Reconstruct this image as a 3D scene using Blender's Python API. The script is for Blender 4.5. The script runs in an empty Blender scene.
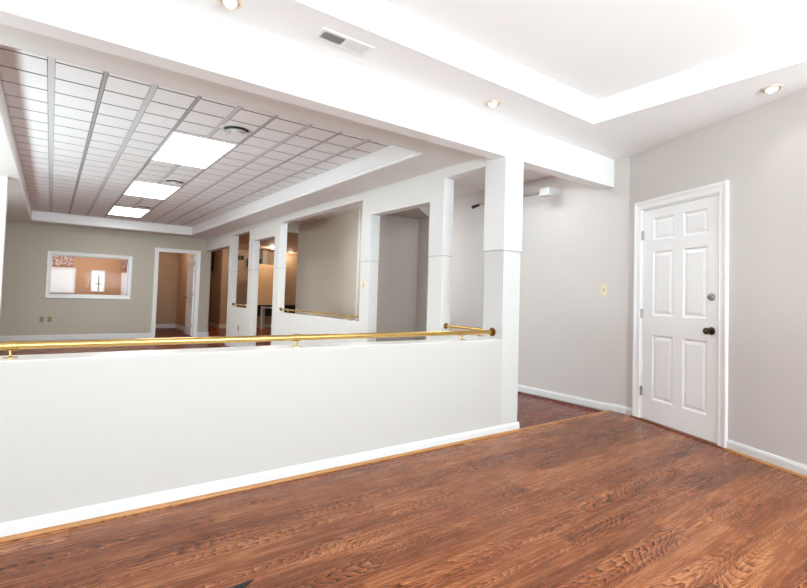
import bpy, bmesh, math, random
from mathutils import Vector, Matrix
random.seed(7)
S = bpy.context.scene
C = S.collection
PI = math.pi

# ------------------------------------------------------------------ dimensions (metres)
YW, YH, YB = 2.778, 2.921, 3.006        # half wall front, header rear, column rear
XC, XD, XP = 3.088, 3.304, 3.213        # column left, column right, partition rear face
HS, HH, HM = 0.783, 2.349, 2.645        # half wall top, header bottom, soffit
XA, YK, ANG = 4.78, 2.609, 0.387        # passage wall, corner, angle of door wall
HR, HP = 2.406, 2.62                    # rear soffit, passage ceiling
YF = 12.64                              # far wall
TX0, TX1, TY0, TY1 = -0.371, 2.634, 3.325, 12.05   # rear tray
HT = 2.60
MX, MY, MH = 3.675, 2.329, 2.80         # main tray corner
RF = -0.035                             # rear floor level

# ------------------------------------------------------------------ materials
def nt(name):
    m = bpy.data.materials.new(name); m.use_nodes = True
    t = m.node_tree; b = t.nodes['Principled BSDF']
    return m, t, b
def N(t, typ, **k):
    n = t.nodes.new(typ)
    for a, v in k.items():
        if a in n.inputs: n.inputs[a].default_value = v
        else: setattr(n, a, v)
    return n
def mth(t, op, a, b=None, c=None):
    n = t.nodes.new('ShaderNodeMath'); n.operation = op
    for i, v in enumerate((a, b, c)):
        if v is None: continue
        if isinstance(v, (int, float)): n.inputs[i].default_value = v
        else: t.links.new(v, n.inputs[i])
    return n.outputs[0]
def mat(name, col, rough=0.5, metal=0.0, bump=0.0, bscale=200.0, emis=None, estr=0, coat=0, var=0.0, vscale=3.0, spec=0.5):
    m, t, b = nt(name)
    b.inputs['Base Color'].default_value = (*col, 1)
    b.inputs['Roughness'].default_value = rough
    b.inputs['Metallic'].default_value = metal
    b.inputs['Specular IOR Level'].default_value = spec
    if coat: b.inputs['Coat Weight'].default_value = coat
    if emis:
        b.inputs['Emission Color'].default_value = (*emis, 1); b.inputs['Emission Strength'].default_value = estr
    tc = N(t, 'ShaderNodeTexCoord')
    if bump:
        no = N(t, 'ShaderNodeTexNoise', Scale=bscale, Detail=3.0)
        t.links.new(tc.outputs['Object'], no.inputs['Vector'])
        bp = N(t, 'ShaderNodeBump', Strength=bump, Distance=0.002)
        t.links.new(no.outputs['Fac'], bp.inputs['Height']); t.links.new(bp.outputs['Normal'], b.inputs['Normal'])
    if var:
        no = N(t, 'ShaderNodeTexNoise', Scale=vscale, Detail=4.0)
        t.links.new(tc.outputs['Object'], no.inputs['Vector'])
        mx = N(t, 'ShaderNodeMix', data_type='RGBA')
        mx.inputs[6].default_value = (*[c * (1 - var) for c in col], 1)
        mx.inputs[7].default_value = (*[min(1, c * (1 + var)) for c in col], 1)
        t.links.new(no.outputs['Fac'], mx.inputs[0]); t.links.new(mx.outputs[2], b.inputs['Base Color'])
    return m
def srgb(r, g, b):
    f = lambda c: (c / 255 / 12.92) if c / 255 <= 0.04045 else ((c / 255 + 0.055) / 1.055) ** 2.4
    return (f(r), f(g), f(b))

M = {}
M['white'] = mat('white_semigloss_paint', (0.86, 0.855, 0.85), 0.38, bump=0.05, bscale=60)
M['ceil'] = mat('white_ceiling_paint', (0.88, 0.88, 0.875), 0.7, bump=0.06, bscale=120)
M['trim'] = mat('white_trim_paint', (0.9, 0.9, 0.9), 0.3)
M['half'] = mat('off_white_wall_paint', srgb(196, 192, 187), 0.55, bump=0.12, bscale=140, var=0.012, vscale=2)
M['greige'] = mat('greige_wall_paint', srgb(207, 201, 197), 0.6, bump=0.15, bscale=140, var=0.015, vscale=2)
M['part'] = mat('partition_paint', srgb(223, 221, 217), 0.5, bump=0.1, bscale=140)
M['far'] = mat('olive_grey_wall_paint', srgb(187, 179, 165), 0.6, bump=0.15, bscale=140, var=0.02, vscale=1.5)
M['corr'] = mat('corridor_wall_paint', srgb(200, 190, 176), 0.6, bump=0.15, bscale=140)
M['base'] = mat('white_baseboard_paint', (0.74, 0.74, 0.74), 0.35)
M['lamph'] = mat('pale_grey_lamp_housing', (0.58, 0.58, 0.58), 0.4)
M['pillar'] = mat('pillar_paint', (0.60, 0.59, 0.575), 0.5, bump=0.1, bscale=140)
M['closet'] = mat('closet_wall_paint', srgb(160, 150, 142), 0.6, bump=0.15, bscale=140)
M['peach'] = mat('peach_wall_paint', srgb(216, 176, 142), 0.65, bump=0.1, bscale=140)
M['warm'] = mat('warm_beige_wall_paint', srgb(190, 163, 136), 0.65, bump=0.1, bscale=140)
M['oak'] = mat('oak_shoe_moulding', srgb(176, 122, 70), 0.4, var=0.2, vscale=12)
M['redshoe'] = mat('dark_red_wood_moulding', srgb(96, 34, 18), 0.35, var=0.2, vscale=12)
M['darksill'] = mat('reddish_wood_sill', srgb(128, 62, 34), 0.4, var=0.2, vscale=12)
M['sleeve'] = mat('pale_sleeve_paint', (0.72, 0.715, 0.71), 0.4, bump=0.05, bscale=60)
M['brass'] = mat('worn_brass', srgb(206, 170, 104), 0.26, 1.0, var=0.16, vscale=9)
M['brassdk'] = mat('tarnished_brass', srgb(128, 84, 38), 0.34, 1.0, var=0.3, vscale=40)
M['steel'] = mat('satin_steel', (0.42, 0.4, 0.38), 0.3, 1.0)
M['bronze'] = mat('dark_bronze', (0.09, 0.075, 0.05), 0.28, 1.0)
M['ivory'] = mat('ivory_plastic', srgb(226, 214, 182), 0.4)
M['tan'] = mat('tan_plastic', srgb(150, 132, 84), 0.4)
M['throat'] = mat('dark_grey_duct', (0.10, 0.10, 0.10), 0.7)
M['black'] = mat('black_rubber', (0.012, 0.012, 0.013), 0.6, bump=0.2)
M['void'] = mat('dark_duct_interior', (0.02, 0.02, 0.02), 0.8)
M['slot'] = mat('dark_slot', (0.04, 0.035, 0.03), 0.6)
M['tee'] = mat('grey_ceiling_tee', (0.42, 0.42, 0.42), 0.5)
M['tile'] = mat('mineral_fibre_tile', (0.84, 0.84, 0.84), 0.85, bump=0.9, bscale=70, var=0.09, vscale=60)
M['tback'] = mat('tile_groove', (0.3, 0.3, 0.3), 0.85)
M['groove'] = mat('shallow_tile_groove', (0.62, 0.62, 0.62), 0.85)
M['lens'] = mat('lit_prismatic_lens', (0.9, 0.9, 0.9), 0.4, emis=(1, 0.985, 0.96), estr=6.0)
M['metalw'] = mat('white_enamel_metal', (0.8, 0.8, 0.8), 0.35)
M['bulb'] = mat('frosted_lamp_face', (0.9, 0.88, 0.85), 0.3, emis=(1, 0.93, 0.85), estr=1.2)
M['gold'] = mat('pale_gold_trim', srgb(226, 205, 176), 0.35, 0.3)
M['bulbw'] = mat('lit_warm_lamp_face', (0.9, 0.8, 0.6), 0.3, emis=(1, 0.8, 0.55), estr=12)
M['desk'] = mat('dark_desk_laminate', srgb(46, 30, 24), 0.4)
M['panel'] = mat('tan_fabric_panel', srgb(222, 184, 140), 0.8, bump=0.2)
M['day'] = mat('bright_daylit_pane', (0.8, 0.85, 0.9), 0.2, emis=(0.93, 0.95, 1.0), estr=0.4)
M['blind'] = mat('white_blind_slat', (0.85, 0.84, 0.84), 0.5)

def valance_mat():
    m, t, b = nt('patterned_valance_fabric')
    tc = N(t, 'ShaderNodeTexCoord'); v = N(t, 'ShaderNodeTexVoronoi', Scale=22.0)
    t.links.new(tc.outputs['Object'], v.inputs['Vector'])
    r = N(t, 'ShaderNodeValToRGB'); e = r.color_ramp.elements
    e[0].position = 0.25; e[0].color = (*srgb(150, 100, 110), 1); e[1].position = 0.55; e[1].color = (*srgb(232, 214, 208), 1)
    t.links.new(v.outputs['Distance'], r.inputs[0]); t.links.new(r.outputs[0], b.inputs['Base Color']); b.inputs['Roughness'].default_value = 0.9
    return m
M['valance'] = valance_mat()

def glass_mat():
    m, t, b = nt('clear_window_glass')
    t.nodes.remove(b); out = t.nodes['Material Output']
    tr = N(t, 'ShaderNodeBsdfTransparent'); gl = N(t, 'ShaderNodeBsdfGlossy', Roughness=0.02, Color=(.05, .05, .05, 1))
    fr = N(t, 'ShaderNodeFresnel', IOR=1.45); mx = N(t, 'ShaderNodeMixShader')
    t.links.new(fr.outputs[0], mx.inputs[0]); t.links.new(tr.outputs[0], mx.inputs[1]); t.links.new(gl.outputs[0], mx.inputs[2])
    t.links.new(mx.outputs[0], out.inputs[0]); return m
M['glass'] = glass_mat()

def wood_floor(name, dark, mid, light, W=0.195, L=1.25, seam=0.5):
    m, t, b = nt(name); L_ = t.links
    tc = N(t, 'ShaderNodeTexCoord'); sp = N(t, 'ShaderNodeSeparateXYZ'); L_.new(tc.outputs['Object'], sp.inputs[0])
    x, y = sp.outputs[0], sp.outputs[1]
    yy = mth(t, 'DIVIDE', mth(t, 'ADD', y, 20.0), W)
    row = mth(t, 'FLOOR', yy); fy = mth(t, 'FRACT', yy)
    wn = N(t, 'ShaderNodeTexWhiteNoise', noise_dimensions='1D'); L_.new(row, wn.inputs['W'])
    xx = mth(t, 'DIVIDE', mth(t, 'ADD', mth(t, 'ADD', x, 40.0), mth(t, 'MULTIPLY', wn.outputs['Value'], L)), L)
    col = mth(t, 'FLOOR', xx); fx = mth(t, 'FRACT', xx)
    w2 = N(t, 'ShaderNodeTexWhiteNoise', noise_dimensions='2D'); cb = N(t, 'ShaderNodeCombineXYZ')
    L_.new(row, cb.inputs[0]); L_.new(col, cb.inputs[1]); L_.new(cb.outputs[0], w2.inputs['Vector'])
    rnd = w2.outputs['Value']
    # arches: every plank carries narrow strips of nested parabolas, bent by noise
    ys = mth(t, 'DIVIDE', mth(t, 'ADD', y, 20.0), W)
    strip = mth(t, 'FLOOR', ys); fs = mth(t, 'FRACT', ys)
    c0 = N(t, 'ShaderNodeCombineXYZ'); L_.new(strip, c0.inputs[0]); L_.new(mth(t, 'ADD', col, 71.0), c0.inputs[1])
    w3 = N(t, 'ShaderNodeTexWhiteNoise', noise_dimensions='2D'); L_.new(c0.outputs[0], w3.inputs['Vector'])
    rs = w3.outputs['Value']; sgn = mth(t, 'SUBTRACT', mth(t, 'MULTIPLY', mth(t, 'GREATER_THAN', mth(t, 'FRACT', mth(t, 'MULTIPLY', rs, 7.3)), .35), 2.0), 1.0)
    kx = mth(t, 'MULTIPLY', sgn, mth(t, 'ADD', 13.0, mth(t, 'MULTIPLY', rs, 9.0)))
    c1 = N(t, 'ShaderNodeCombineXYZ')
    L_.new(mth(t, 'MULTIPLY', x, 1.6), c1.inputs[0]); L_.new(mth(t, 'MULTIPLY', y, 10.0), c1.inputs[1]); L_.new(mth(t, 'MULTIPLY', rnd, 3.0), c1.inputs[2])
    n1 = N(t, 'ShaderNodeTexNoise', Scale=1.0, Detail=1.5, Roughness=0.4); L_.new(c1.outputs[0], n1.inputs['Vector'])
    c1b = N(t, 'ShaderNodeCombineXYZ')
    L_.new(mth(t, 'MULTIPLY', x, 22.0), c1b.inputs[0]); L_.new(mth(t, 'MULTIPLY', y, 60.0), c1b.inputs[1])
    n1b = N(t, 'ShaderNodeTexNoise', Scale=1.0, Detail=2.0); L_.new(c1b.outputs[0], n1b.inputs['Vector'])
    v = mth(t, 'SUBTRACT', fs, mth(t, 'ADD', 0.2, mth(t, 'MULTIPLY', rs, 0.6)))
    par = mth(t, 'MULTIPLY', mth(t, 'MULTIPLY', v, v), 24.0)
    f = mth(t, 'ADD', mth(t, 'MULTIPLY', n1.outputs['Fac'], 10.5), mth(t, 'ADD', mth(t, 'MULTIPLY', x, kx), mth(t, 'ADD', par, mth(t, 'MULTIPLY', n1b.outputs['Fac'], 1.3))))
    saw = mth(t, 'FRACT', f)
    r1 = N(t, 'ShaderNodeValToRGB'); L_.new(saw, r1.inputs[0]); e = r1.color_ramp.elements
    e[0].position = 0.0; e[0].color = (0.50, 0.50, 0.50, 1)
    e[1].position = 1.0; e[1].color = (0.48, 0.48, 0.48, 1)
    for p_, c_ in ((0.35, 0.50), (0.60, 0.16), (0.76, 0.06), (0.84, 0.92), (0.92, 0.64)):
        q = e.new(p_); q.color = (c_, c_, c_, 1)
    # fibres
    c2 = N(t, 'ShaderNodeCombineXYZ')
    L_.new(mth(t, 'MULTIPLY', x, 5.0), c2.inputs[0]); L_.new(mth(t, 'MULTIPLY', y, 70.0), c2.inputs[1]); L_.new(mth(t, 'MULTIPLY', rnd, 19.0), c2.inputs[2])
    n2 = N(t, 'ShaderNodeTexNoise', Scale=1.0, Detail=4.0, Roughness=0.65); L_.new(c2.outputs[0], n2.inputs['Vector'])
    c3 = N(t, 'ShaderNodeCombineXYZ')
    L_.new(mth(t, 'MULTIPLY', x, 1.1), c3.inputs[0]); L_.new(mth(t, 'MULTIPLY', y, 11.0), c3.inputs[1]); L_.new(mth(t, 'MULTIPLY', rnd, 7.0), c3.inputs[2])
    n3 = N(t, 'ShaderNodeTexNoise', Scale=1.0, Detail=3.0); L_.new(c3.outputs[0], n3.inputs['Vector'])
    # strength of the arches varies from place to place
    amp = N(t, 'ShaderNodeMapRange'); L_.new(n3.outputs['Fac'], amp.inputs[0]); amp.inputs[1].default_value = 0.42; amp.inputs[2].default_value = 0.6
    amp.inputs[3].default_value = 0.65; amp.inputs[4].default_value = 1.0
    g = mth(t, 'ADD', mth(t, 'MULTIPLY', mth(t, 'SUBTRACT', r1.outputs[0], 0.45), mth(t, 'MULTIPLY', amp.outputs[0], 0.8)), 0.45)
    g = mth(t, 'ADD', g, mth(t, 'MULTIPLY', mth(t, 'SUBTRACT', n2.outputs['Fac'], 0.5), 0.65))
    g = mth(t, 'ADD', g, mth(t, 'MULTIPLY', mth(t, 'SUBTRACT', n3.outputs['Fac'], 0.5), 0.45))
    g = mth(t, 'ADD', g, mth(t, 'MULTIPLY', mth(t, 'SUBTRACT', rnd, 0.5), 0.2))
    ra = N(t, 'ShaderNodeValToRGB'); L_.new(g, ra.inputs[0]); e = ra.color_ramp.elements
    e[0].position = 0.1; e[0].color = (*dark, 1); e[1].position = 0.95; e[1].color = (*light, 1); q = e.new(0.46); q.color = (*mid, 1)
    # seams
    sy = mth(t, 'LESS_THAN', mth(t, 'MINIMUM', fy, mth(t, 'SUBTRACT', 1.0, fy)), 0.0022 / W * 0.5)
    sx = mth(t, 'LESS_THAN', mth(t, 'MINIMUM', fx, mth(t, 'SUBTRACT', 1.0, fx)), 0.0025 / L * 0.5)
    s = mth(t, 'MULTIPLY', mth(t, 'MAXIMUM', sy, sx), seam)
    mx = N(t, 'ShaderNodeMix', data_type='RGBA'); L_.new(s, mx.inputs[0]); L_.new(ra.outputs[0], mx.inputs[6]); mx.inputs[7].default_value = (*[c * 0.5 for c in dark], 1)
    L_.new(mx.outputs[2], b.inputs['Base Color'])
    rr = N(t, 'ShaderNodeMapRange'); L_.new(n2.outputs['Fac'], rr.inputs[0]); rr.inputs[3].default_value = 0.20; rr.inputs[4].default_value = 0.34
    L_.new(rr.outputs[0], b.inputs['Roughness'])
    bp = N(t, 'ShaderNodeBump', Strength=0.05, Distance=0.0006); L_.new(g, bp.inputs['Height']); L_.new(bp.outputs['Normal'], b.inputs['Normal'])
    b.inputs['Specular IOR Level'].default_value = 0.4; b.inputs['IOR'].default_value = 1.32
    return m
M['floor'] = wood_floor('reddish_oak_laminate', srgb(46, 18, 9), srgb(136, 73, 40), srgb(214, 148, 98))
M['floor2'] = wood_floor('dark_cherry_laminate', srgb(78, 30, 16), srgb(122, 58, 34), srgb(152, 84, 56))
M['floor3'] = wood_floor('orange_laminate', srgb(92, 36, 14), srgb(150, 70, 30), srgb(190, 105, 55))

# ------------------------------------------------------------------ mesh helpers
def box(bm, x0, x1, y0, y1, z0, z1, f=None):
    vs = [Vector((x, y, z)) for x in (x0, x1) for y in (y0, y1) for z in (z0, z1)]
    if f: vs = [Vector(f(*v)) for v in vs]
    v = [bm.verts.new(a) for a in vs]
    for q in ((0, 1, 3, 2), (4, 6, 7, 5), (0, 4, 5, 1), (2, 3, 7, 6), (0, 2, 6, 4), (1, 5, 7, 3)):
        bm.faces.new([v[i] for i in q])
def loft(bm, rings, closed=True, caps=True):
    R = [[bm.verts.new(p) for p in r] for r in rings]
    n = len(R[0])
    for a, b in zip(R, R[1:]):
        for i in range(n if closed else n - 1):
            j = (i + 1) % n
            bm.faces.new((a[i], a[j], b[j], b[i]))
    if caps and closed and n > 2:
        bm.faces.new(R[0][::-1]); bm.faces.new(R[-1])
def tube(bm, p0, p1, r, n=20, r1=None):
    p0, p1 = Vector(p0), Vector(p1); d = (p1 - p0).normalized()
    u = d.orthogonal().normalized(); w = d.cross(u); r1 = r if r1 is None else r1
    loft(bm, [[p + (u * math.cos(a) + w * math.sin(a)) * q for a in [2 * PI * i / n for i in range(n)]] for p, q in ((p0, r), (p1, r1))])
def lathe(bm, o, d, prof, n=28):      # prof: (distance along d, radius)
    o, d = Vector(o), Vector(d).normalized(); u = d.orthogonal().normalized(); w = d.cross(u)
    loft(bm, [[o + d * h + (u * math.cos(a) + w * math.sin(a)) * max(r, 1e-4) for a in [2 * PI * i / n for i in range(n)]] for h, r in prof])
def sweep(bm, p0, p1, nrm, prof):     # prof: closed polygon (outward, z) carried from p0 to p1
    p0, p1 = Vector((*p0, 0)), Vector((*p1, 0)); n = Vector((*nrm, 0)).normalized()
    loft(bm, [[p + n * a + Vector((0, 0, z)) for a, z in prof] for p in (p0, p1)])
def ring(bm, x0, x1, y0, y1, prof):   # moulding round the inside of a rectangle, mitred
    rs = []
    for d, z in prof: rs.append([(x0 + d, y0 + d, z), (x1 - d, y0 + d, z), (x1 - d, y1 - d, z), (x0 + d, y1 - d, z)])
    loft(bm, rs, caps=False)
def obj(name, bm, m, parent=None, smooth=None, bevel=0):
    bmesh.ops.recalc_face_normals(bm, faces=bm.faces)
    me = bpy.data.meshes.new(name); bm.to_mesh(me); bm.free()
    mm = m if isinstance(m, (list, tuple)) else [m]
    for k in mm: me.materials.append(M[k])
    o = bpy.data.objects.new(name, me); C.objects.link(o)
    if parent: o.parent = parent
    if smooth:
        for p in me.polygons: p.use_smooth = True
        md = o.modifiers.new('edges', 'EDGE_SPLIT'); md.split_angle = math.radians(35)
    if bevel:
        md = o.modifiers.new('bevel', 'BEVEL'); md.width = bevel; md.segments = 2; md.limit_method = 'ANGLE'
    return o
def NB(): return bmesh.new()
def tag(o, label, cat=None, group=None, kind=None):
    o['label'] = label
    if cat: o['category'] = cat
    if group: o['group'] = group
    if kind: o['kind'] = kind
    return o
def thing(name, loc, label, cat, group=None, kind=None):
    o = bpy.data.objects.new(name, None); C.objects.link(o); o.location = loc; o.empty_display_size = 0.1
    return tag(o, label, cat, group, kind)
def part(name, bm, m, parent, **k):   # mesh written in world coordinates, hung under an Empty
    o = obj(name, bm, m, parent, **k)
    off = Vector((0, 0, 0)); q = parent
    while q: off += q.location; q = q.parent
    o.data.transform(Matrix.Translation(-off))
    return o
def struct(name, boxes, m, label, cat, f=None, bevel=0):
    bm = NB()
    for b in boxes: box(bm, *b, f=f)
    return tag(obj(name, bm, m, bevel=bevel), label, cat, kind='structure')

# ------------------------------------------------------------------ floors
DW = lambda s, n, z: (XA - s * math.sin(ANG) - n * math.cos(ANG), YK - s * math.cos(ANG) + n * math.sin(ANG), z)
e_ = DW(2.6, 0, 0)       # end of the angled wall
XR = e_[0]
bm = NB(); vs = [bm.verts.new(p) for p in [(-4.2, -3.2, 0), (XR + .1, -3.2, 0), (XR + .1, e_[1], 0), (XA + .12, YK - .2, 0), (XA + .12, YW, 0), (-4.2, YW, 0)]]
bm.faces.new(vs); r = bmesh.ops.extrude_face_region(bm, geom=bm.faces[:])
bmesh.ops.translate(bm, vec=(0, 0, -0.035), verts=[v for v in r['geom'] if isinstance(v, bmesh.types.BMVert)])
tag(obj('floor', bm, 'floor'), 'reddish brown oak laminate floor of the front room', 'floor', kind='structure')
struct('floor', [(-4.2, XA + .12, YW, 12.64, RF - .03, RF)], 'floor2', 'darker wood floor of the rear room beyond the half wall', 'floor')
struct('floor', [(3.24, 7.1, 12.64, 18.1, RF - .03, RF), (XA + .12, 7.1, 9.6, 12.64, RF - .03, RF)], 'floor3', 'orange wood floor of the warm lit room behind the pillars', 'floor')
struct('floor', [(-1.7, 3.24, 12.64, 15.8, RF - .03, RF)], 'redshoe', 'dark red floor seen through the far doorway', 'floor')
# threshold strip across the opening
bm = NB(); sweep(bm, (XD + .012, YW), (XA - .014, YW), (0, -1), [(-.012, RF), (-.012, .003), (-.006, .006), (.008, .006), (.014, .001), (.014, 0)])
tag(obj('trim_1', bm, 'oak'), 'thin oak threshold strip across the opening beside the pillar', 'threshold', kind='structure')

# ------------------------------------------------------------------ half wall, column, header
struct('wall_half', [(-4.2, XC, YW, YB - .02, RF, HS)], 'half', 'low off-white half wall dividing the two rooms', 'half wall', bevel=.004)
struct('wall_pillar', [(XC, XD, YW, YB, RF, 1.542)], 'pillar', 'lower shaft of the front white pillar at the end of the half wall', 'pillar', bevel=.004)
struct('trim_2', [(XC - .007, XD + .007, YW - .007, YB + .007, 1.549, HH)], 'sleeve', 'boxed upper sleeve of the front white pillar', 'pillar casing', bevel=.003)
struct('wall_header', [(-4.2, XA, YW, YH, HH, HM + .03), (XC, XD + .007, YH, YB + .007, HH, HP)], 'white', 'long white header beam over the half wall', 'beam', bevel=.003)
struct('trim_3', [(-4.2, XC, YW + .0, YB - .02, HS, HS + .004)], 'trim', 'thin white cap on top of the half wall', 'cap')

BB = lambda z0, z1: [(0, z0), (.014, z0), (.014, z1 - .018), (.010, z1 - .012), (.008, z1 - .004), (.004, z1), (0, z1)]
def shoe(z, r=.016): return [(0, z)] + [(r * math.cos(a) , z + r * math.sin(a)) for a in [PI / 2 * i / 5 for i in range(6)]]
def off(prof, d): return [(a + d, z) for a, z in prof]
def board(name, segs, z0, z1, label, shoe_m=None, z_sh=0):
    bm = NB()
    for p0, p1, n in segs: sweep(bm, p0, p1, n, BB(z0, z1))
    o = tag(obj(name, bm, 'base'), label, 'baseboard', kind='structure')
    if shoe_m:
        bm = NB()
        for p0, p1, n in segs: sweep(bm, p0, p1, n, off(shoe(z_sh), .014))
        obj('shoe_moulding', bm, shoe_m, o)
    return o
board('baseboard_half', [((-4.2, YW), (XD + .014, YW), (0, -1)), ((XD, YW - .0), (XD, YB), (1, 0))], 0, .073, 'white baseboard along the foot of the half wall', 'oak', 0)

# ------------------------------------------------------------------ wall A / passage wall, angled door wall, rest of front room
struct('wall_passage', [(XA, XA + .12, YK - .1, 7.3, RF, 2.9)], 'greige', 'greige wall to the right of the pillar with the light switch', 'wall')
board('baseboard_passage', [((XA, YK + .0), (XA, YW + .01), (-1, 0))], 0, .073, 'short white baseboard in the corner left of the door')
board('baseboard_passage', [((XA, YW + .01), (XA, 7.2), (-1, 0))], -.010, .066, 'white baseboard of the passage beyond the threshold', 'redshoe', RF)
S0, S1, DT = .197, 1.05, 2.042
struct('wall_door', [(0, S0 - .012, -.12, 0, 0, 2.9), (S1 + .012, 2.6, -.12, 0, 0, 2.9), (S0 - .012, S1 + .012, -.12, 0, DT + .012, 2.9)], 'greige', 'angled greige wall holding the white six-panel door', 'wall', f=DW)
dn = (-math.cos(ANG), math.sin(ANG))
board('baseboard_door', [(DW(0, 0, 0)[:2], DW(.088, 0, 0)[:2], dn)], 0, .073, 'tiny stub of white baseboard between corner and door casing')
board('baseboard_door', [(DW(1.145, 0, 0)[:2], DW(2.6, 0, 0)[:2], dn)], 0, .080, 'white baseboard right of the door', 'oak', 0)
struct('trim_4', [(.085, 1.145, -.03, .026, 0, .010)], 'darksill', 'reddish wood sill strip under the door', 'door sill', f=DW, bevel=.003)
struct('wall_right', [(XR, XR + .12, -3.2, e_[1], 0, 2.9)], 'greige', 'greige wall right of the viewer', 'wall')
struct('wall_left', [(-4.3, -4.2, -3.3, YH, RF, 2.9), (-4.3, -1.65, YB + .001, YB + .1, RF, HR)], 'greige', 'greige wall at the left end of the front room', 'wall')
# back wall with three unseen window openings added behind the viewer for the lamps
wx = [(-3.7, -1.7), (-1.3, .9), (1.3, 3.3)]
bxs = [(-4.2, XR + .12, -3.32, -3.2, 0, .5), (-4.2, XR + .12, -3.32, -3.2, 2.45, 2.9)]
xs = [-4.2] + [v for w in wx for v in w] + [XR + .12]
for i in range(0, len(xs), 2): bxs.append((xs[i], xs[i + 1], -3.32, -3.2, .5, 2.45))
struct('wall_back', bxs, 'greige', 'wall behind the viewer with three large windows', 'wall')
for i, (a, b) in enumerate(wx):
    bm = NB()
    for q in [(a, b, -3.3, -3.22, .5, .56), (a, b, -3.3, -3.22, 2.39, 2.45), (a, a + .06, -3.3, -3.22, .56, 2.39), (b - .06, b, -3.3, -3.22, .56, 2.39), ((a + b) / 2 - .02, (a + b) / 2 + .02, -3.29, -3.23, .56, 2.39)]: box(bm, *q)
    tag(obj('window_%d' % (i + 2), bm, 'trim'), 'white framed front window behind the viewer, %s of three' % ('left', 'middle', 'right')[i], 'window', kind='structure')

# ------------------------------------------------------------------ door builder
def leaf_mesh(bm, w, h, t, f, rows, cols, z0=0):
    """six-panel leaf: front face at n=0, back at n=-t; f maps (s, n, z)."""
    P = lambda s, n, z: bm.verts.new(f(s, n, z0 + z))
    xs = [0] + [v for c in cols for v in c] + [w]; zs = [0] + [v for r in rows for v in r] + [h]
    for i in range(len(xs) - 1):
        for j in range(len(zs) - 1):
            a, b, c, d = xs[i], xs[i + 1], zs[j], zs[j + 1]
            if i % 2 and j % 2:
                rs = [(0, 0), (.004, -.0015), (.014, -.009), (.022, -.010), (.047, -.003), (.05, -.0025)]
                rr = [[P(a + e, n, c + e), P(b - e, n, c + e), P(b - e, n, d - e), P(a + e, n, d - e)] for e, n in rs]
                for p, q in zip(rr, rr[1:]):
                    for k in range(4): bm.faces.new((p[k], p[(k + 1) % 4], q[(k + 1) % 4], q[k]))
                bm.faces.new(rr[-1])
            else:
                bm.faces.new((P(a, 0, c), P(b, 0, c), P(b, 0, d), P(a, 0, d)))
    fr = [P(0, 0, 0), P(w, 0, 0), P(w, 0, h), P(0, 0, h)]; bk = [P(0, -t, 0), P(w, -t, 0), P(w, -t, h), P(0, -t, h)]
    bm.faces.new(bk[::-1])
    for k in range(4): bm.faces.new((fr[k], bk[k], bk[(k + 1) % 4], fr[(k + 1) % 4]))
    bmesh.ops.remove_doubles(bm, verts=bm.verts, dist=1e-5)
def casing(bm, s0, s1, top, w, f, zb=0):
    """moulded casing round an opening: inner edge s0..s1, top; mitred"""
    prof = [(0, .0), (0, .012), (.012, .016), (.02, .013), (w * .55, .015), (w * .7, .021), (w - .006, .024), (w, .020), (w, 0)]
    path = lambda d: [(s0 - d, zb), (s0 - d, top + d), (s1 + d, top + d), (s1 + d, zb)]
    rings = []
    for k in range(4): rings.append([f(path(d)[k][0], n, path(d)[k][1]) for d, n in prof])
    loft(bm, rings)

rows = [(.215, .832), (1.015, 1.630), (1.738, 1.952)]
door = thing('door_1', DW((S0 + S1) / 2, 0, 0), 'closed white six-panel door with dark knob on the angled wall', 'door', kind='structure')
z00 = .014
bm = NB(); leaf_mesh(bm, S1 - S0 - .006, DT - .016, .035, lambda s, n, z: DW(S0 + .003 + s, n - .008, z), [(a - z00, b - z00) for a, b in rows], [(.323 - S0, .577 - S0), (.683 - S0, .940 - S0)], z00)
lf = part('door_leaf', bm, 'trim', door)
bm = NB(); casing(bm, S0 - .012, S1 + .012, DT + .012, .083, DW)
for q in [(S0 - .012, S0, -.11, .0, 0, DT + .012), (S1, S1 + .012, -.11, .0, 0, DT + .012), (S0, S1, -.11, .0, DT, DT + .012),
          (S0, S0 + .012, -.075, -.046, 0, DT), (S1 - .012, S1, -.075, -.046, 0, DT), (S0, S1, -.075, -.046, DT - .012, DT)]: box(bm, *q, f=DW)
part('door_frame', bm, 'trim', door)
for z in (1.80, 1.03, .275):
    bm = NB(); tube(bm, DW(S0 - .001, .003, z - .045), DW(S0 - .001, .003, z + .045), .0065, 12); box(bm, S0 - .010, S0 + .008, -.006, .0015, z - .045, z + .045, f=DW)
    hg = part('hinge', bm, 'steel', door, smooth=True)
dvec = Vector((dn[0], dn[1], 0))
bm = NB(); p = Vector(DW(.985, -.008, .917)); lathe(bm, p, dvec, [(0, .033), (.004, .033), (.008, .028), (.010, .014), (.028, .012), (.034, .018), (.042, .026), (.054, .029), (.064, .026), (.070, .016), (.071, 0)])
k = part('door_knob', bm, 'bronze', door, smooth=True); k['label'] = 'dark bronze round door knob'
bm = NB(); p = Vector(DW(.985, -.008, 1.198)); lathe(bm, p, dvec, [(0, .031), (.006, .031), (.012, .027), (.022, .024), (.024, .010), (.024, 0)])
k = part('deadbolt', bm, 'steel', door, smooth=True); k['label'] = 'round steel deadbolt above the knob'

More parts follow.
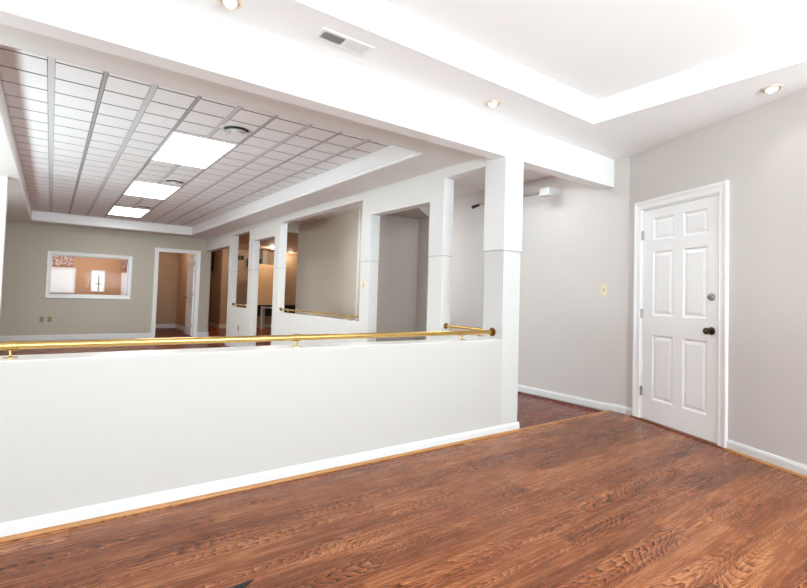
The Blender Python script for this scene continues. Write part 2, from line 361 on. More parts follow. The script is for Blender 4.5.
# ------------------------------------------------------------------ main ceiling
A = 4.95
struct('ceiling', [(-4.3, A, MY, YW, HM, HM + .2), (MX, A, -3.3, MY, HM, HM + .2), (-4.3, -3.2, -3.3, MY, HM, HM + .2), (-3.2, MX, -3.3, -2.4, HM, HM + .2),
                   (-3.2, MX, -2.4, MY, MH, MH + .06)], 'ceil', 'white tray ceiling of the front room', 'ceiling')
bm = NB(); ring(bm, -3.2, MX, -2.4, MY, [(0, HM), (-.0, HM + .001), (.004, HM + .001), (.004, HM + .055), (.012, HM + .060), (.012, HM + .070), (.02, HM + .075), (.03, HM + .092), (.05, HM + .112), (.07, HM + .125), (.074, HM + .135), (.086, HM + .140), (.09, MH - .002), (.09, MH + .01)])
tag(obj('trim_5', bm, 'ceil'), 'white crown moulding inside the front room ceiling tray', 'crown moulding', kind='structure')
struct('ceiling', [(3.15, A, YH, 9.9, HP, HP + .1)], 'ceil', 'white flat ceiling of the side passage', 'ceiling')

# ------------------------------------------------------------------ rear room ceiling
zs = HP + .2
struct('ceiling', [(-4.2, XC, YH, TY0, HR, zs), (TX1, XC, TY0, TY1, HR, zs), (-4.2, TX0, TY0, TY1, HR, zs), (-4.2, XC, TY1, YF, HR, zs)], 'part', 'lowered painted soffit border round the tiled ceiling', 'ceiling')
bm = NB(); ring(bm, TX0, TX1, TY0, TY1, [(0, HR - .001), (.003, HR - .001), (.014, HR + .004), (.014, HR + .014), (.006, HR + .018), (.006, HR + .026), (.016, HR + .030), (.016, HR + .040), (.010, HR + .046), (.006, HR + .06), (.008, HT - .03), (.014, HT - .004), (.014, HT + .02)])
tag(obj('trim_6', bm, 'white'), 'white crown moulding round the tiled ceiling', 'crown moulding', kind='structure')
LX0, LX1, LL = .850, 1.457, 1.24
LY = [4.865, 7.475, 10.085]
PX, PY, gx0, gy0 = .3045, .307, .241, 4.200
bm = NB()
cols = [gx0 + PX * k for k in range(-2, 9)]
rows_ = [gy0 + PY * k for k in range(-3, 27)]
for i in range(len(cols) - 1):
    a, b = max(cols[i], TX0 + .01), min(cols[i + 1], TX1 - .01)
    # even boundaries carry the tee, odd ones the wide groove
    ga = .013 if i % 2 == 0 else .020; gb = .020 if i % 2 == 0 else .013
    for j in range(len(rows_) - 1):
        c, d = max(rows_[j], TY0), min(rows_[j + 1], TY1 - .01)
        if d - c < .03: continue
        iv = [(c + .008, d - .008)]
        if a > LX0 - .05 and b < LX1 + .05:
            for l in LY:
                nv = []
                for p, q in iv:
                    if q <= l - .01 or p >= l + LL + .01: nv.append((p, q)); continue
                    if p < l - .03: nv.append((p, l - .012))
                    if q > l + LL + .03: nv.append((l + LL + .012, q))
                iv = nv
        for p, q in iv:
            x0, x1 = a + (.004 if a > cols[i] else ga), b - (.004 if b < cols[i + 1] else gb)
            e = .003
            base = [(x0, p), (x1, p), (x1, q), (x0, q)]; low = [(x0 + e, p + e * .6), (x1 - e, p + e * .6), (x1 - e, q - e * .6), (x0 + e, q - e * .6)]
            nf = len(bm.faces)
            loft(bm, [[(x, y, HT + .008) for x, y in base], [(x, y, HT) for x, y in low]], caps=False)
            bm.faces.ensure_lookup_table()
            for fc in bm.faces[nf:]: fc.material_index = 1
            v = [bm.verts.new((x, y, HT)) for x, y in low]; bm.faces.new(v)
ct = tag(obj('ceiling', bm, ['tile', 'tback']), 'grey-white speckled mineral tiles of the suspended ceiling', 'ceiling', kind='structure')
bm = NB(); box(bm, TX0 - .02, TX1 + .02, TY0 - .02, TY1 + .02, HT + .0075, HT + .03); obj('ceiling_backing', bm, 'tback', ct)
bm = NB()
for i in range(0, len(cols), 2):
    if TX0 < cols[i] < TX1: box(bm, cols[i] - .011, cols[i] + .011, TY0, TY1, HT - .001, HT + .0075)
obj('ceiling_tee', bm, 'tee', ct)
bm = NB()
for i in range(1, len(cols), 2):
    if TX0 < cols[i] < TX1: box(bm, cols[i] - .020, cols[i] + .020, TY0, TY1, HT + .004, HT + .0076)
obj('ceiling_groove', bm, 'groove', ct)

for i, l in enumerate(LY):
    t = thing('ceiling_light', ((LX0 + LX1) / 2, l + LL / 2, HT), ('nearest and largest lit rectangular panel in the tiled ceiling', 'middle lit rectangular panel of the three in the tiled ceiling', 'farthest and smallest lit rectangular panel near the far wall')[i], 'ceiling light', 'fluorescent panels in the tiled ceiling')
    bm = NB()
    for q in [(LX0, LX1, l, l + .02), (LX0, LX1, l + LL - .02, l + LL), (LX0, LX0 + .02, l + .02, l + LL - .02), (LX1 - .02, LX1, l + .02, l + LL - .02)]: box(bm, *q, HT - .006, HT + .006)
    part('frame', bm, 'metalw', t)
    bm = NB(); box(bm, LX0 + .02, LX1 - .02, l + .02, l + LL - .02, HT - .003, HT + .006); part('diffuser', bm, 'lens', t)
for i, y in enumerate((4.42, 7.14, 9.80)):
    t = thing('air_diffuser', (1.302, y, HT), ('round metal air diffuser in front of the nearest ceiling light', 'round air diffuser beside the middle ceiling light', 'round air diffuser beside the farthest ceiling light')[i], 'air vent', 'round air diffusers in the tiled ceiling')
    o = (1.302, y, HT); d = (0, 0, -1)
    bm = NB(); lathe(bm, o, d, [(-.002, .105), (-.002, .140), (.003, .142), (.007, .136), (.008, .124), (.005, .114), (.0, .106)], 36); part('outer_ring', bm, 'metalw', t, smooth=True)
    bm = NB(); lathe(bm, o, d, [(.0005, .107), (.0015, .105), (.0016, 0)], 36); k = part('throat', bm, 'throat', t); k['label'] = 'dark opening inside the diffuser'
    bm = NB(); lathe(bm, o, d, [(.010, .070), (.026, .098), (.029, .096), (.018, .070), (.012, .062)], 36); part('cone_ring', bm, 'metalw', t, smooth=True)
    bm = NB(); lathe(bm, o, d, [(.002, .016), (.024, .022), (.040, .052), (.044, .052), (.046, .02), (.046, 0)], 36); part('center_cone', bm, 'metalw', t, smooth=True)

# ------------------------------------------------------------------ partition with openings (right side of rear room)
DZ, WZ, SZ = 2.10, 2.31, .79
cols_ = [(3.575, 3.785), (4.905, 5.115), (7.775, 7.995), (9.085, 9.325), (10.405, 10.60)]
bm = NB()
for a, b in cols_: box(bm, XC, XP, a, b, RF, HP)
box(bm, XC, XP, YB, 3.575, WZ, HP); box(bm, XC, XP, YB, 3.575, RF, SZ)           # window next to pillar
box(bm, XC, XP, 3.785, 4.905, DZ, HP)                                            # doorway
box(bm, XC, XP, 5.115, 7.775, WZ, HP); box(bm, XC, XP, 5.115, 7.775, RF, SZ)     # wide window
box(bm, XC, XP, 7.995, 9.085, DZ, HP)
box(bm, XC, XP, 9.325, 10.405, WZ, HP); box(bm, XC, XP, 9.325, 10.405, RF, SZ)
box(bm, XC, XP + .04, 10.60, YF, DZ, HP)
tag(obj('wall_partition', bm, 'part'), 'pale partition wall of pillars and openings on the right of the rear room', 'wall', kind='structure')
for i, (a, b) in enumerate(cols_):
    bm = NB()
    for q in [(XC - .006, XP + .006, a - .006, b + .006, 1.535, 1.541)]: box(bm, *q)
    tag(obj('trim_%d' % (7 + i), bm, 'tee'), 'thin dark ledge line round the %s pillar of the partition' % ('first', 'second', 'third', 'fourth', 'farthest')[i], 'trim', kind='structure')
    bm = NB()
    hd = {0: (WZ, DZ), 1: (DZ, WZ), 2: (WZ, DZ), 3: (DZ, WZ), 4: (WZ, DZ)}[i]
    box(bm, XC - .004, XC, a, b, 1.541, min(hd)); box(bm, XC, XP, a - .004, a, 1.541, hd[0])
    tag(obj('trim_%d' % (20 + i), bm, 'sleeve'), 'white upper facing of the %s pillar of the partition' % ('first', 'second', 'third', 'fourth', 'farthest')[i], 'trim', kind='structure')
bm = NB()
box(bm, XC - .005, XD + .005, YW - .005, YB + .005, 1.542, 1.549)
tag(obj('trim_30', bm, 'tee'), 'thin grey shadow joint round the front pillar', 'trim', kind='structure')
segs = [((XC, YB), (XC, 3.785), (-1, 0)), ((XC, 4.905), (XC, 7.995), (-1, 0)), ((XC, 9.085), (XC, 10.60), (-1, 0))]
board('baseboard_partition', segs, RF, .05, 'white baseboard along the partition of openings')

# ------------------------------------------------------------------ closet beyond the doorway, corridor walls
q0, q1 = Vector((3.23, 4.19)), Vector((3.84, 4.71))
dd = (q1 - q0).normalized(); nn = Vector((-dd.y, dd.x))
def diag(s, n, z): v = q0 + dd * s + nn * n; return (v.x, v.y, z)
bm = NB(); Ld = (q1 - q0).length
box(bm, -.04, Ld, 0, .02, 2.127, HP, f=diag)                         # bulkhead over the diagonal mouth
box(bm, 3.82, 3.92, 4.70, 5.0, RF, HP); box(bm, XP, 3.92, 4.905, 5.0, RF, HP)
tag(obj('wall_closet', bm, 'closet'), 'grey closet walls behind the doorway with an angled bulkhead', 'wall', kind='structure')
bm = NB(); v = [bm.verts.new((x, y, 2.13)) for x, y in ((XP, 4.2), (3.23, 4.2), (3.84, 4.74), (3.84, 4.92), (XP, 4.92))]; bm.faces.new(v)
rr = bmesh.ops.extrude_face_region(bm, geom=bm.faces[:]); bmesh.ops.translate(bm, vec=(0, 0, .04), verts=[x for x in rr['geom'] if isinstance(x, bmesh.types.BMVert)])
tag(obj('ceiling', bm, 'closet'), 'low ceiling inside the grey closet', 'ceiling', kind='structure')
struct('wall_corridor', [(4.30, 4.42, 7.2, 9.79, RF, HP), (4.42, XA + .12, 7.2, 7.3, RF, HP), (4.42, 7.1, 9.69, 9.79, RF, HP)], 'corr', 'beige corridor wall seen through the wide opening', 'wall')
struct('trim_31', [(4.285, 4.30, 7.19, 7.225, RF, HP)], 'part', 'pale corner board on the near end of the corridor wall', 'trim')
struct('wall_crossbeam', [(XP, 4.30, 9.79, 9.95, 2.435, HP)], 'part', 'pale cross beam over the corridor', 'beam')
struct('ceiling', [(XP, 7.1, 9.95, 18.1, 2.44, 2.54)], 'warm', 'warm lit ceiling of the room behind the pillars', 'ceiling')
struct('wall_warm', [(4.25, 7.1, 15.3, 15.4, RF, 2.44), (4.25, 4.35, 15.4, 18.0, RF, 2.44), (7.0, 7.1, 9.79, 15.3, RF, 2.44), (3.24, 7.1, 18.0, 18.1, RF, 2.44)], 'warm', 'warm beige walls of the room behind the pillars', 'wall')
board('baseboard_warm', [((4.25, 15.3), (7.0, 15.3), (0, -1)), ((4.25, 18), (4.25, 15.29), (-1, 0))], RF, .07, 'white baseboard of the warm room')
struct('trim_32', [(4.235, 4.25, 16.2, 16.9, 1.75, 2.40)], 'slot', 'dark recessed panel high on the corridor wall', 'panel')

# ------------------------------------------------------------------ far wall, stub, left wall
DX0, DX1, DTP = 2.035, 2.905, 2.02
WX0, WX1, WZ0, WZ1 = -.012, 1.425, .93, 1.785
struct('wall_far', [(-4.2, WX0, YF, YF + .12, RF, HP), (WX0, WX1, YF, YF + .12, RF, WZ0), (WX0, WX1, YF, YF + .12, WZ1, HP), (WX1, DX0, YF, YF + .12, RF, HP), (DX0, DX1, YF, YF + .12, DTP, HP), (DX1, 3.235, YF, YF + .12, RF, HP)], 'far', 'olive grey far wall with window and open doorway', 'wall')
board('baseboard_far', [((-4.2, YF), (DX0 - .08, YF), (0, -1)), ((DX1 + .08, YF), (3.25, YF), (0, -1)), ((3.235, YF), (3.235, YF + .12), (1, 0))], RF, .078, 'white baseboard along the far wall')
struct('wall_stub', [(-1.6, -.47, 7.40, 7.55, RF, HR)], 'part', 'pale wall end at the left edge of the rear room', 'wall')
struct('wall_left_rear', [(-1.7, -1.6, YB, 3.3, RF, HR), (-1.7, -1.6, 8.7, YF, RF, HR), (-1.7, -1.6, 3.3, 8.7, RF, .3), (-1.7, -1.6, 3.3, 8.7, .95, HR)], 'far', 'grey left wall of the rear room', 'wall')
FW = lambda s, n, z: (s, YF - n, z)
bm = NB()
for q in [(3.3, 8.7, .3, .35), (3.3, 8.7, .90, .95), (3.3, 3.35, .35, .90), (8.65, 8.7, .35, .90), (5.98, 6.02, .35, .90)]: box(bm, -1.69, -1.62, *q)
tag(obj('window_8', bm, 'trim'), 'low wide white framed window in the left wall of the rear room', 'window', kind='structure')  # unseen window, added to go with the fill lamp for the tiles
# window in far wall
win = thing('window_1', ((WX0 + WX1) / 2, YF, WZ0), 'wide white framed interior window in the far wall', 'window', kind='structure')
bm = NB(); w = .070
prof = [(0, -.12), (0, .012), (.012, .016), (.02, .013), (w * .6, .017), (w - .006, .024), (w, .020), (w, 0)]
R_ = []
for kx, kz in ((0, 0), (1, 0), (1, 1), (0, 1)):
    R_.append([FW((WX0 - d) if kx == 0 else (WX1 + d), n, (WZ0 - d) if kz == 0 else (WZ1 + d)) for d, n in prof])
loft(bm, R_ + [R_[0]], caps=False); bmesh.ops.remove_doubles(bm, verts=bm.verts, dist=1e-5)
part('window_frame', bm, 'trim', win)
bm = NB(); box(bm, WX0, WX1, YF + .05, YF + .055, WZ0, WZ1); part('pane', bm, 'glass', win)
bm = NB()
for q in [(WX0, WX1, WZ0, WZ0 + .018), (WX0, WX1, WZ1 - .018, WZ1), (WX0, WX0 + .018, WZ0 + .018, WZ1 - .018), (WX1 - .018, WX1, WZ0 + .018, WZ1 - .018)]: box(bm, q[0], q[1], YF + .04, YF + .049, q[2], q[3])
part('glazing_stop', bm, 'trim', win)
# open doorway
d2 = thing('door_2', ((DX0 + DX1) / 2, YF, RF), 'open white door in the white cased doorway of the far wall', 'door', kind='structure')
bm = NB(); casing(bm, DX0, DX1, DTP, .078, FW, zb=RF)
for q in [(DX0, DX0 + .012, YF, YF + .12, RF, DTP), (DX1 - .012, DX1, YF, YF + .12, RF, DTP), (DX0, DX1, YF, YF + .12, DTP - .012, DTP)]: box(bm, *q)
part('door_frame', bm, 'trim', d2)
LFm = lambda s, n, z: (2.862 - n + s * .035, YF + .125 + s, z)
bm = NB(); leaf_mesh(bm, .80, 2.0, .035, LFm, [(.2, .82), (1.0, 1.61), (1.72, 1.93)], [(.11, .36), (.45, .70)], RF + .012); part('door_leaf', bm, 'trim', d2)
for z in (1.78, 1.0, .24):
    bm = NB(); tube(bm, (2.872, YF + .118, z - .045), (2.872, YF + .118, z + .045), .007, 10); part('hinge', bm, 'steel', d2)
bm = NB(); lathe(bm, LFm(.73, 0, .92), (-1, 0, 0), [(0, .03), (.006, .03), (.01, .012), (.03, .012), (.04, .026), (.055, .027), (.065, .012), (.066, 0)]); part('door_knob', bm, 'brass', d2, smooth=True)

# rooms behind the far wall
struct('wall_back_room', [(-1.7, 1.80, 15.64, 15.74, RF, 2.45), (-1.8, -1.7, 12.76, 15.7, RF, 2.45), (1.80, 1.90, 12.76, 15.7, RF, 2.45)], 'peach', 'peach walls of the bright room behind the far window', 'wall')
struct('wall_office', [(1.90, 3.08, 15.64, 15.74, RF, 2.45), (3.08, 3.235, 12.76, 18.0, RF, 2.45)], 'warm', 'tan walls of the room behind the far doorway', 'wall')
struct('ceiling', [(-1.8, 3.24, 12.76, 15.8, 2.45, 2.55)], 'ceil', 'ceiling of the rooms behind the far wall', 'ceiling')
board('baseboard_office', [((1.9, 15.64), (3.08, 15.64), (0, -1)), ((3.08, 15.64), (3.08, 12.76), (-1, 0))], RF, .09, 'white baseboard behind the far doorway')
def lit_window(i, x0, x1, z0, z1, label, blind=True):
    y = 15.64
    t = thing('window_%d' % i, ((x0 + x1) / 2, y, z0), label, 'window', kind='structure')
    bm = NB(); f = .035
    for q in [(x0, x1, z0, z0 + f), (x0, x1, z1 - f, z1), (x0, x0 + f, z0 + f, z1 - f), (x1 - f, x1, z0 + f, z1 - f)]: box(bm, q[0], q[1], y - .03, y, q[2], q[3])
    part('window_frame', bm, 'trim', t)
    bm = NB(); box(bm, x0 + f, x1 - f, y - .012, y - .006, z0 + f, z1 - f); part('pane', bm, 'day', t)
    bm = NB()
    if blind:
        z = z0 + f + .02
        while z < z1 - f:
            box(bm, x0 + f, x1 - f, y - .026, y - .016, z - .009, z + .006); z += .028
        part('blind', bm, 'blind', t)
    else:
        box(bm, x0 + .16, x0 + .20, y - .02, y - .013, z0 + f, z1 - .16); box(bm, x0 + .10, x0 + .26, y - .02, y - .013, z0 + .2, z0 + .235)
        part('muntin', bm, 'tee', t)
lit_window(5, -.12, .535, .93, 1.615, 'bright window with white blinds, left behind the far window glass')
lit_window(6, .885, 1.215, .985, 1.58, 'small bright white framed window in the middle of the peach wall', False)
lit_window(7, 1.60, 1.79, .86, 1.55, 'narrow bright window at right behind the far window glass')
for x0, x1, z0, z1, lb in ((-.12, .47, 1.66, 1.92, 'pale patterned valance above the left blinds'), (1.58, 1.79, 1.63, 1.92, 'patterned valance above the narrow right window')):
    bm = NB(); n = 24; fr = []; bk = []
    for i in range(n + 1):
        x = x0 + (x1 - x0) * i / n; y = 15.585 - .012 * math.sin(i * 1.7)
        fr.append((x, y))
    loft(bm, [[(x, y, z1) for x, y in fr], [(x, y - .01, z0) for x, y in fr]], closed=False)
    loft(bm, [[(x, y + .012, z1) for x, y in fr], [(x, y + .002, z0) for x, y in fr]], closed=False)
    box(bm, x0, x1, 15.60, 15.64, z1 - .02, z1)
    tag(obj('valance', bm, 'valance'), lb, 'valance')

# ------------------------------------------------------------------ warm room contents
t = thing('office_desk', (5.9, 14.7, RF), 'dark desk with white legs behind the middle doorway', 'desk')
bm = NB(); box(bm, 5.0, 6.9, 14.35, 15.05, .69, .725); part('desktop', bm, 'desk', t, bevel=.004)
for x in (5.22, 6.75):
    for y in (14.40, 15.0):
        bm = NB(); box(bm, x, x + .03, y - .015, y + .015, RF, .69); part('leg', bm, 'metalw', t)
bm = NB(); box(bm, 5.1, 6.8, 15.0, 15.02, .35, .69); part('modesty_panel', bm, 'desk', t)
bm = NB(); box(bm, 5.27, 5.62, 14.42, 14.47, .62, .66); part('rail', bm, 'metalw', t)
t = thing('divider_panel', (5.4, 14.45, .725), 'tall tan divider panel standing on the dark desk', 'divider')
bm = NB(); box(bm, 4.98, 5.70, 14.42, 14.47, .735, 1.95); part('panel', bm, 'panel', t, bevel=.004)
bm = NB()
for q in [(4.96, 4.98, .725, 1.97), (5.70, 5.72, .725, 1.97), (4.98, 5.70, 1.95, 1.97), (4.98, 5.70, .725, .735)]: box(bm, q[0], q[1], 14.415, 14.475, q[2], q[3])
part('frame', bm, 'ivory', t)
t = thing('return_grille', (4.79, 15.3, 2.17), 'dark return air grille high on the warm wall', 'air vent')
bm = NB()
for q in [(4.68, 4.92, 2.245, 2.26), (4.68, 4.92, 2.10, 2.115), (4.68, 4.695, 2.115, 2.245), (4.905, 4.92, 2.115, 2.245), (4.79, 4.80, 2.115, 2.245)]: box(bm, q[0], q[1], 15.28, 15.30, q[2], q[3])
part('frame', bm, 'tan', t)
bm = NB()
for k in range(6): box(bm, 4.695, 4.905, 15.288, 15.294, 2.118 + k * .021, 2.130 + k * .021)
part('louvre', bm, 'slot', t)
bm = NB(); box(bm, 4.695, 4.905, 15.296, 15.30, 2.115, 2.245); part('duct', bm, 'void', t)
struct('wall_niche', [(5.40, 5.55, 14.95, 15.3, RF, 2.44)], 'corr', 'pale pier beside the dark shelf niche', 'pier')
t = thing('wall_cabinet', (5.2, 15.1, 1.90), 'small dark open shelf box above the tan divider', 'shelf')
bm = NB(); box(bm, 5.02, 5.38, 15.05, 15.30, 1.93, 1.95); box(bm, 5.02, 5.38, 15.05, 15.3, 2.15, 2.17); box(bm, 5.02, 5.04, 15.05, 15.3, 1.95, 2.15); box(bm, 5.36, 5.38, 15.05, 15.3, 1.95, 2.15); part('box', bm, 'desk', t)
bm = NB(); box(bm, 5.04, 5.36, 15.28, 15.30, 1.95, 2.15); part('back_panel', bm, 'desk', t)
t = thing('spotlight', (5.27, 13.82, 2.44), 'small bright warm downlight in the ceiling beyond the pillars', 'downlight')
bm = NB(); lathe(bm, (5.27, 13.82, 2.44), (0, 0, -1), [(0, .07), (.01, .07), (.012, .05), (.004, .048)]); part('trim_ring', bm, 'gold', t, smooth=True)
bm = NB(); lathe(bm, (5.27, 13.82, 2.44), (0, 0, -1), [(0, .047), (.02, .042), (.035, .025), (.036, 0)]); part('lamp_face', bm, 'bulbw', t, smooth=True)

# ------------------------------------------------------------------ brass rails
def rail(root_label, p0, p1, posts, r, flange_ends, zs_, tarn=False):
    p0, p1 = Vector(p0), Vector(p1); d = (p1 - p0).normalized(); mid = (p0 + p1) / 2
    t = thing('brass_rail', (mid.x, mid.y, zs_), root_label, 'rail', 'brass rails')
    bm = NB(); tube(bm, p0, p1, r, 28); part('tube', bm, 'brass', t, smooth=True)
    for e, s in flange_ends:
        q = p0 if e == 0 else p1; dv = d if e == 0 else -d
        bm = NB(); lathe(bm, q, dv, [(0, r * 2.05), (.004, r * 2.05), (.007, r * 1.8), (.009, r * 1.35), (.022, r * 1.3), (.024, r * 1.02)], 28)
        k = part('flange', bm, 'brassdk', t, smooth=True); k['label'] = 'round tarnished end flange'
        for a in range(3):
            u = d.orthogonal().normalized(); w = d.cross(u); an = a * 2 * PI / 3 + .4
            c = q + dv * .004 + (u * math.cos(an) + w * math.sin(an)) * r * 1.62
            bm = NB(); lathe(bm, c, dv, [(0, .004), (.003, .0035), (.004, 0)], 8); part('screw', bm, 'bronze', k)
    for s in posts:
        c = p0 + d * s
        bm = NB(); lathe(bm, c - d * .026, d, [(0, r * 1.02), (.002, r * 1.22), (.050, r * 1.22), (.052, r * 1.02)], 28)
        pc = part('saddle', bm, 'brass', t, smooth=True)
        bm = NB(); top = c.z - r; lathe(bm, (c.x, c.y, zs_), (0, 0, 1), [(0, .028), (.003, .027), (.005, .009), (.008, .0045), (top - zs_ + .004, .0045)], 16)
        part('post', bm, 'brass', t, smooth=True)
TOP = HS + .004
rail('long polished brass rail running along the top of the half wall', (-3.9, 2.89, .8425), (XC, 2.89, .8425), [-.135 + 3.9, 1.290 + 3.9, 2.735 + 3.9, 3.9 - 1.56], .0185, [(1, 0)], TOP)
rail('short brass rail in the opening beside the front pillar', (3.155, 3.571, .848), (3.155, YB + .0, .848), [.10, .46], .0135, [(0, 0)], SZ)
rail('brass rail across the wide opening in the partition', (3.155, 7.771, .845), (3.155, 5.115, .845), [.3, 2.35], .0135, [(0, 0), (1, 0)], SZ)
rail('brass rail in the farthest opening of the partition', (3.155, 10.401, .845), (3.155, 9.325, .845), [.25, .85], .0135, [(0, 0), (1, 0)], SZ)

# ------------------------------------------------------------------ switches and outlets
def plate(name, label, cat, f, s, z, m='ivory', kind='switch', w=.07, h=.115, group=None):
    t = thing(name, f(s, 0, z), label, cat, group)
    bm = NB(); box(bm, s - w / 2, s + w / 2, 0, .006, z - h / 2, z + h / 2, f=f); part('cover_plate', bm, m, t, bevel=.002)
    if kind == 'switch':
        bm = NB(); box(bm, s - .006, s + .006, .006, .008, z - .014, z + .014, f=f); part('slot', bm, 'slot', t)
        bm = NB(); box(bm, s - .004, s + .004, .008, .018, z - .002, z + .010, f=f); part('toggle', bm, m, t)
    else:
        for dz in (-.02, .02):
            bm = NB(); box(bm, s - .014, s + .014, .006, .008, z + dz - .013, z + dz + .013, f=f); sk = part('socket', bm, m, t)
            bm = NB(); box(bm, s - .008, s - .005, .008, .0085, z + dz - .005, z + dz + .006, f=f); box(bm, s + .005, s + .008, .008, .0085, z + dz - .005, z + dz + .006, f=f); part('slot', bm, 'slot', sk)
    return t
WA = lambda s, n, z: (XA - n, s, z)
PA = lambda s, n, z: (XC - .004 - n, s, z)
PB = lambda s, n, z: (XC - n, s, z)
plate('light_switch', 'ivory light switch on the greige wall left of the door', 'light switch', WA, 2.876, 1.262)
plate('light_switch', 'small ivory switch on the partition pillar between wide opening and doorway', 'light switch', PB, 5.022, 1.255, w=.06)
plate('wall_outlet', 'left of the two low outlets on the near face of the partition', 'outlet', PB, 9.77, .375, m='tan', kind='outlet')
plate('wall_outlet', 'right of the two low outlets on the partition below the narrow opening', 'outlet', PB, 9.58, .375, m='ivory', kind='outlet')
plate('wall_outlet', 'left tan outlet low on the far wall under the window', 'outlet', FW, -.114, .406, m='tan', kind='outlet')
plate('wall_outlet', 'right tan outlet low on the far wall under the window', 'outlet', FW, .020, .406, m='tan', kind='outlet')

# ------------------------------------------------------------------ front ceiling fittings
def downlight(x, y, label, tilt=(0, 0)):
    t = thing('downlight', (x, y, HM), label, 'downlight', 'eyeball downlights in the front soffit')
    o = Vector((x, y, HM)); d = Vector((0, 0, -1))
    bm = NB(); lathe(bm, o, d, [(0, .066), (.003, .065), (.006, .058), (.004, .047), (.0, .046)], 32); part('trim_ring', bm, 'gold', t, smooth=True)
    dd_ = Vector((tilt[0], tilt[1], -1)).normalized()
    bm = NB(); lathe(bm, o + Vector((0, 0, .012)), dd_, [(-.002, .044), (.012, .043), (.026, .036), (.034, .028), (.030, .024)], 28); part('eyeball', bm, 'metalw', t, smooth=True)
    bm = NB(); lathe(bm, o + Vector((0, 0, .012)), dd_, [(.026, .026), (.031, .0245), (.036, .012), (.037, 0)], 24); part('lamp_face', bm, 'bulb', t, smooth=True)
downlight(.691, 2.556, 'recessed eyeball downlight cut by the top edge, left of the vent', (0, -.3))
downlight(2.699, 2.581, 'recessed eyeball downlight between the vent and the front pillar', (-.2, -.3))
downlight(3.965, 1.157, 'gold rimmed recessed downlight above the door wall', (-.35, .1))
x0, x1, y0, y1 = 1.182, 1.530, 2.455, 2.590
t = thing('ceiling_register', ((x0 + x1) / 2, (y0 + y1) / 2, HM), 'white rectangular air register with dark left louvres in the front soffit', 'air vent')
bm = NB(); f = .026
for q in [(x0, x1, y0, y0 + f), (x0, x1, y1 - f, y1), (x0, x0 + f, y0 + f, y1 - f), (x1 - f, x1, y0 + f, y1 - f), ((x0 + x1) / 2 - .006, (x0 + x1) / 2 + .006, y0 + f, y1 - f)]: box(bm, *q, HM - .007, HM)
part('frame', bm, 'metalw', t, bevel=.002)
bm = NB(); box(bm, x0 + f, x1 - f, y0 + f, y1 - f, HM - .0015, HM - .0005); part('duct_opening', bm, 'void', t)
def slats(a, b, sgn, n=11):
    bm = NB()
    for i in range(n):
        c = a + (b - a) * (i + .5) / n; w = (b - a) / n
        p = [(c - .0006 - sgn * w * .42, HM - .002), (c + .0006 - sgn * w * .42, HM - .002), (c + .0006 + sgn * w * .42, HM - .010), (c - .0006 + sgn * w * .42, HM - .010)]
        loft(bm, [[(x, yy, z) for x, z in p] for yy in (y0 + f, y1 - f)])
    return bm
part('louvre_bank', slats(x0 + f, (x0 + x1) / 2 - .006, -1), 'metalw', t)
part('louvre_bank', slats((x0 + x1) / 2 + .006, x1 - f, 1), 'metalw', t)

# track light in the passage
t = thing('track_spotlight', (4.60, 4.2, HP), 'white track light on a thin rod, half hidden behind the front pillar', 'track light')
bm = NB(); tube(bm, (4.60, 3.55, 2.385), (4.60, 4.62, 2.385), .006, 10); tube(bm, (4.60, 3.60, 2.405), (4.60, 4.10, 2.41), .004, 8); part('rod', bm, 'steel', t, smooth=True)
bm = NB(); box(bm, 4.575, 4.625, 3.92, 4.45, 2.39, 2.44); part('track', bm, 'metalw', t, bevel=.004)
bm = NB(); tube(bm, (4.60, 4.2, 2.44), (4.60, 4.2, HP), .012, 10); box(bm, 4.55, 4.65, 4.1, 4.3, HP - .012, HP); part('stem', bm, 'metalw', t)
for ya, yb in ((3.43, 3.57),):
    bm = NB(); box(bm, 4.545, 4.645, ya, yb, 2.335, 2.43); k = part('lamp_head', bm, 'lamph', t, bevel=.012)
    bm = NB()
    for z in (2.350, 2.372, 2.394, 2.416): box(bm, 4.543, 4.647, ya + .02, yb - .02, z - .003, z + .003)
    part('cooling_slot', bm, 'tee', k)
bm = NB(); tube(bm, (4.60, 4.60, 2.385), (4.60, 4.72, 2.37), .018, 12, .024); k = part('lamp_head', bm, 'slot', t, smooth=True); k['label'] = 'small dark lamp head at the far end'

# black corner on the floor at the bottom edge
bm = NB()
loft(bm, [[(x, y, z) for x, y in ((.693, 1.876), (.52, 1.873), (.42, 1.74), (.52, 1.762))] for z in (0.0005, .005)])
tag(obj('floor_mat', bm, 'black'), 'black flat pointed mat corner on the floor at the bottom edge', 'mat')

# ------------------------------------------------------------------ lights
def area(name, loc, rot, sx, sy, e, col=(1, 1, 1)):
    l = bpy.data.lights.new(name, 'AREA'); l.shape = 'RECTANGLE'; l.size = sx; l.size_y = sy; l.energy = e; l.color = col
    o = bpy.data.objects.new(name, l); C.objects.link(o); o.location = loc; o.rotation_euler = rot; return o
def point(name, loc, e, col, r=.05):
    l = bpy.data.lights.new(name, 'POINT'); l.energy = e; l.color = col; l.shadow_soft_size = r
    o = bpy.data.objects.new(name, l); C.objects.link(o); o.location = loc; return o
def spot(name, loc, tgt, e, col, ang=60, r=.04, blend=.6):
    l = bpy.data.lights.new(name, 'SPOT'); l.energy = e; l.color = col; l.spot_size = math.radians(ang); l.spot_blend = blend; l.shadow_soft_size = r
    o = bpy.data.objects.new(name, l); C.objects.link(o); o.location = loc
    o.rotation_euler = (Vector(tgt) - Vector(loc)).to_track_quat('-Z', 'Y').to_euler(); return o
for i, (a, b) in enumerate(wx):
    area('window_daylight', ((a + b) / 2, -3.17, 1.47), (PI / 2 + 1.15, 0, 0), b - a - .1, 1.85, (70, 230, 380)[i], (.775, .94, 1))  # lamps at the added windows, tilted up to brighten the ceiling
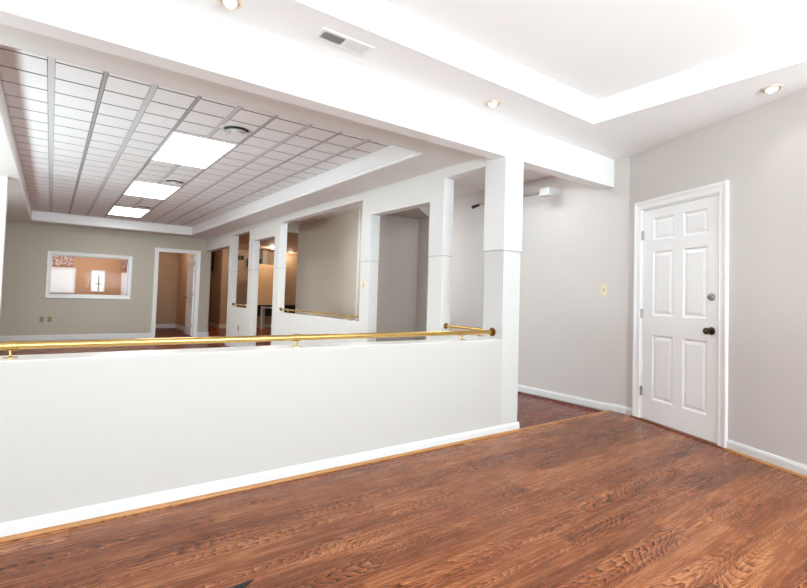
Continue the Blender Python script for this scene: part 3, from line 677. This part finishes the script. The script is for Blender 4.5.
for l in LY: area('panel_light', ((LX0 + LX1) / 2, l + LL / 2, HT - .012), (0, 0, 0), LX1 - LX0 - .04, LL - .04, 15, (.86, .98, 1))
area('side_window_daylight', (-1.55, 6.0, .62), (0, -(PI / 2 + .6), 0), .5, 5.2, 104, (.80, .95, 1))  # added lamp aimed up from out of view to brighten the tile ceiling
for x, y in ((.691, 2.556), (2.699, 2.581), (3.965, 1.157)): spot('downlight_lamp', (x, y, HM - .035), (x, y - .1, 0), 2.5, (1, .95, .88), 95)
point('warm_lamp', (5.27, 13.82, 2.36), 17, (1, .86, .70))
point('warm_lamp', (6.35, 15.0, 2.30), 5, (1, .82, .60))
point('warm_lamp', (6.2, 11.6, 2.25), 17, (1, .87, .72))
point('warm_lamp', (3.75, 14.4, 2.25), 7, (1, .86, .72))
point('office_lamp', (2.45, 14.3, 2.2), 8, (1, .85, .72))
point('back_room_lamp', (.6, 14.0, 2.2), 34, (1, .93, .85), .2)
area('passage_light', (3.75, 6.2, HP - .02), (0, 0, 0), .3, .6, 24, (.92, .98, 1))  # fill without a fixture, added to brighten the passage and corridor wall
area('passage_light', (4.0, 3.5, HP - .02), (0, 0, 0), .3, .6, 9, (.9, .98, 1))  # second fill without a fixture, added for the near passage wall

w = bpy.data.worlds.new('World'); S.world = w; w.use_nodes = True
w.node_tree.nodes['Background'].inputs[0].default_value = (.85, .92, 1, 1); w.node_tree.nodes['Background'].inputs[1].default_value = 1.0

# ------------------------------------------------------------------ camera
f_, cx, cy = 480.2925, 403.5, 278.151
pitch, roll, yaw, h = .0368917, .0303725, .6330984, 1.13015
def ray(a, one, b):
    r3, d2, u3 = a, one, b
    c, s = math.cos(roll), math.sin(roll); r_ = r3 * c - u3 * s; u2 = r3 * s + u3 * c
    c, s = math.cos(pitch), math.sin(pitch); d = d2 * c - u2 * s; u = d2 * s + u2 * c
    c, s = math.cos(yaw), math.sin(yaw); return Vector((r_ * c + d * s, -r_ * s + d * c, u))
R = Matrix((ray(1, 0, 0), ray(0, 0, 1), -ray(0, 1, 0))).transposed()
cam = bpy.data.cameras.new('camera'); co = bpy.data.objects.new('camera', cam); C.objects.link(co); S.camera = co
co.matrix_world = Matrix.Translation((0, 0, h)) @ R.to_4x4()
cam.sensor_fit = 'HORIZONTAL'; cam.sensor_width = 36; cam.lens = f_ / 807 * 36
cam.shift_x = -(cx - 403.5) / 807; cam.shift_y = (cy - 294) / 807
cam.clip_start = .05; cam.clip_end = 100

S.view_settings.view_transform = 'Standard'; S.view_settings.look = 'None'; S.view_settings.exposure = 0.33; S.view_settings.gamma = 1.0
S.view_settings.use_curve_mapping = False
S.cycles.max_bounces = 12; S.cycles.diffuse_bounces = 8; S.cycles.glossy_bounces = 4; S.cycles.transparent_max_bounces = 8
S.cycles.sample_clamp_indirect = 6
S.cycles.use_denoising = True
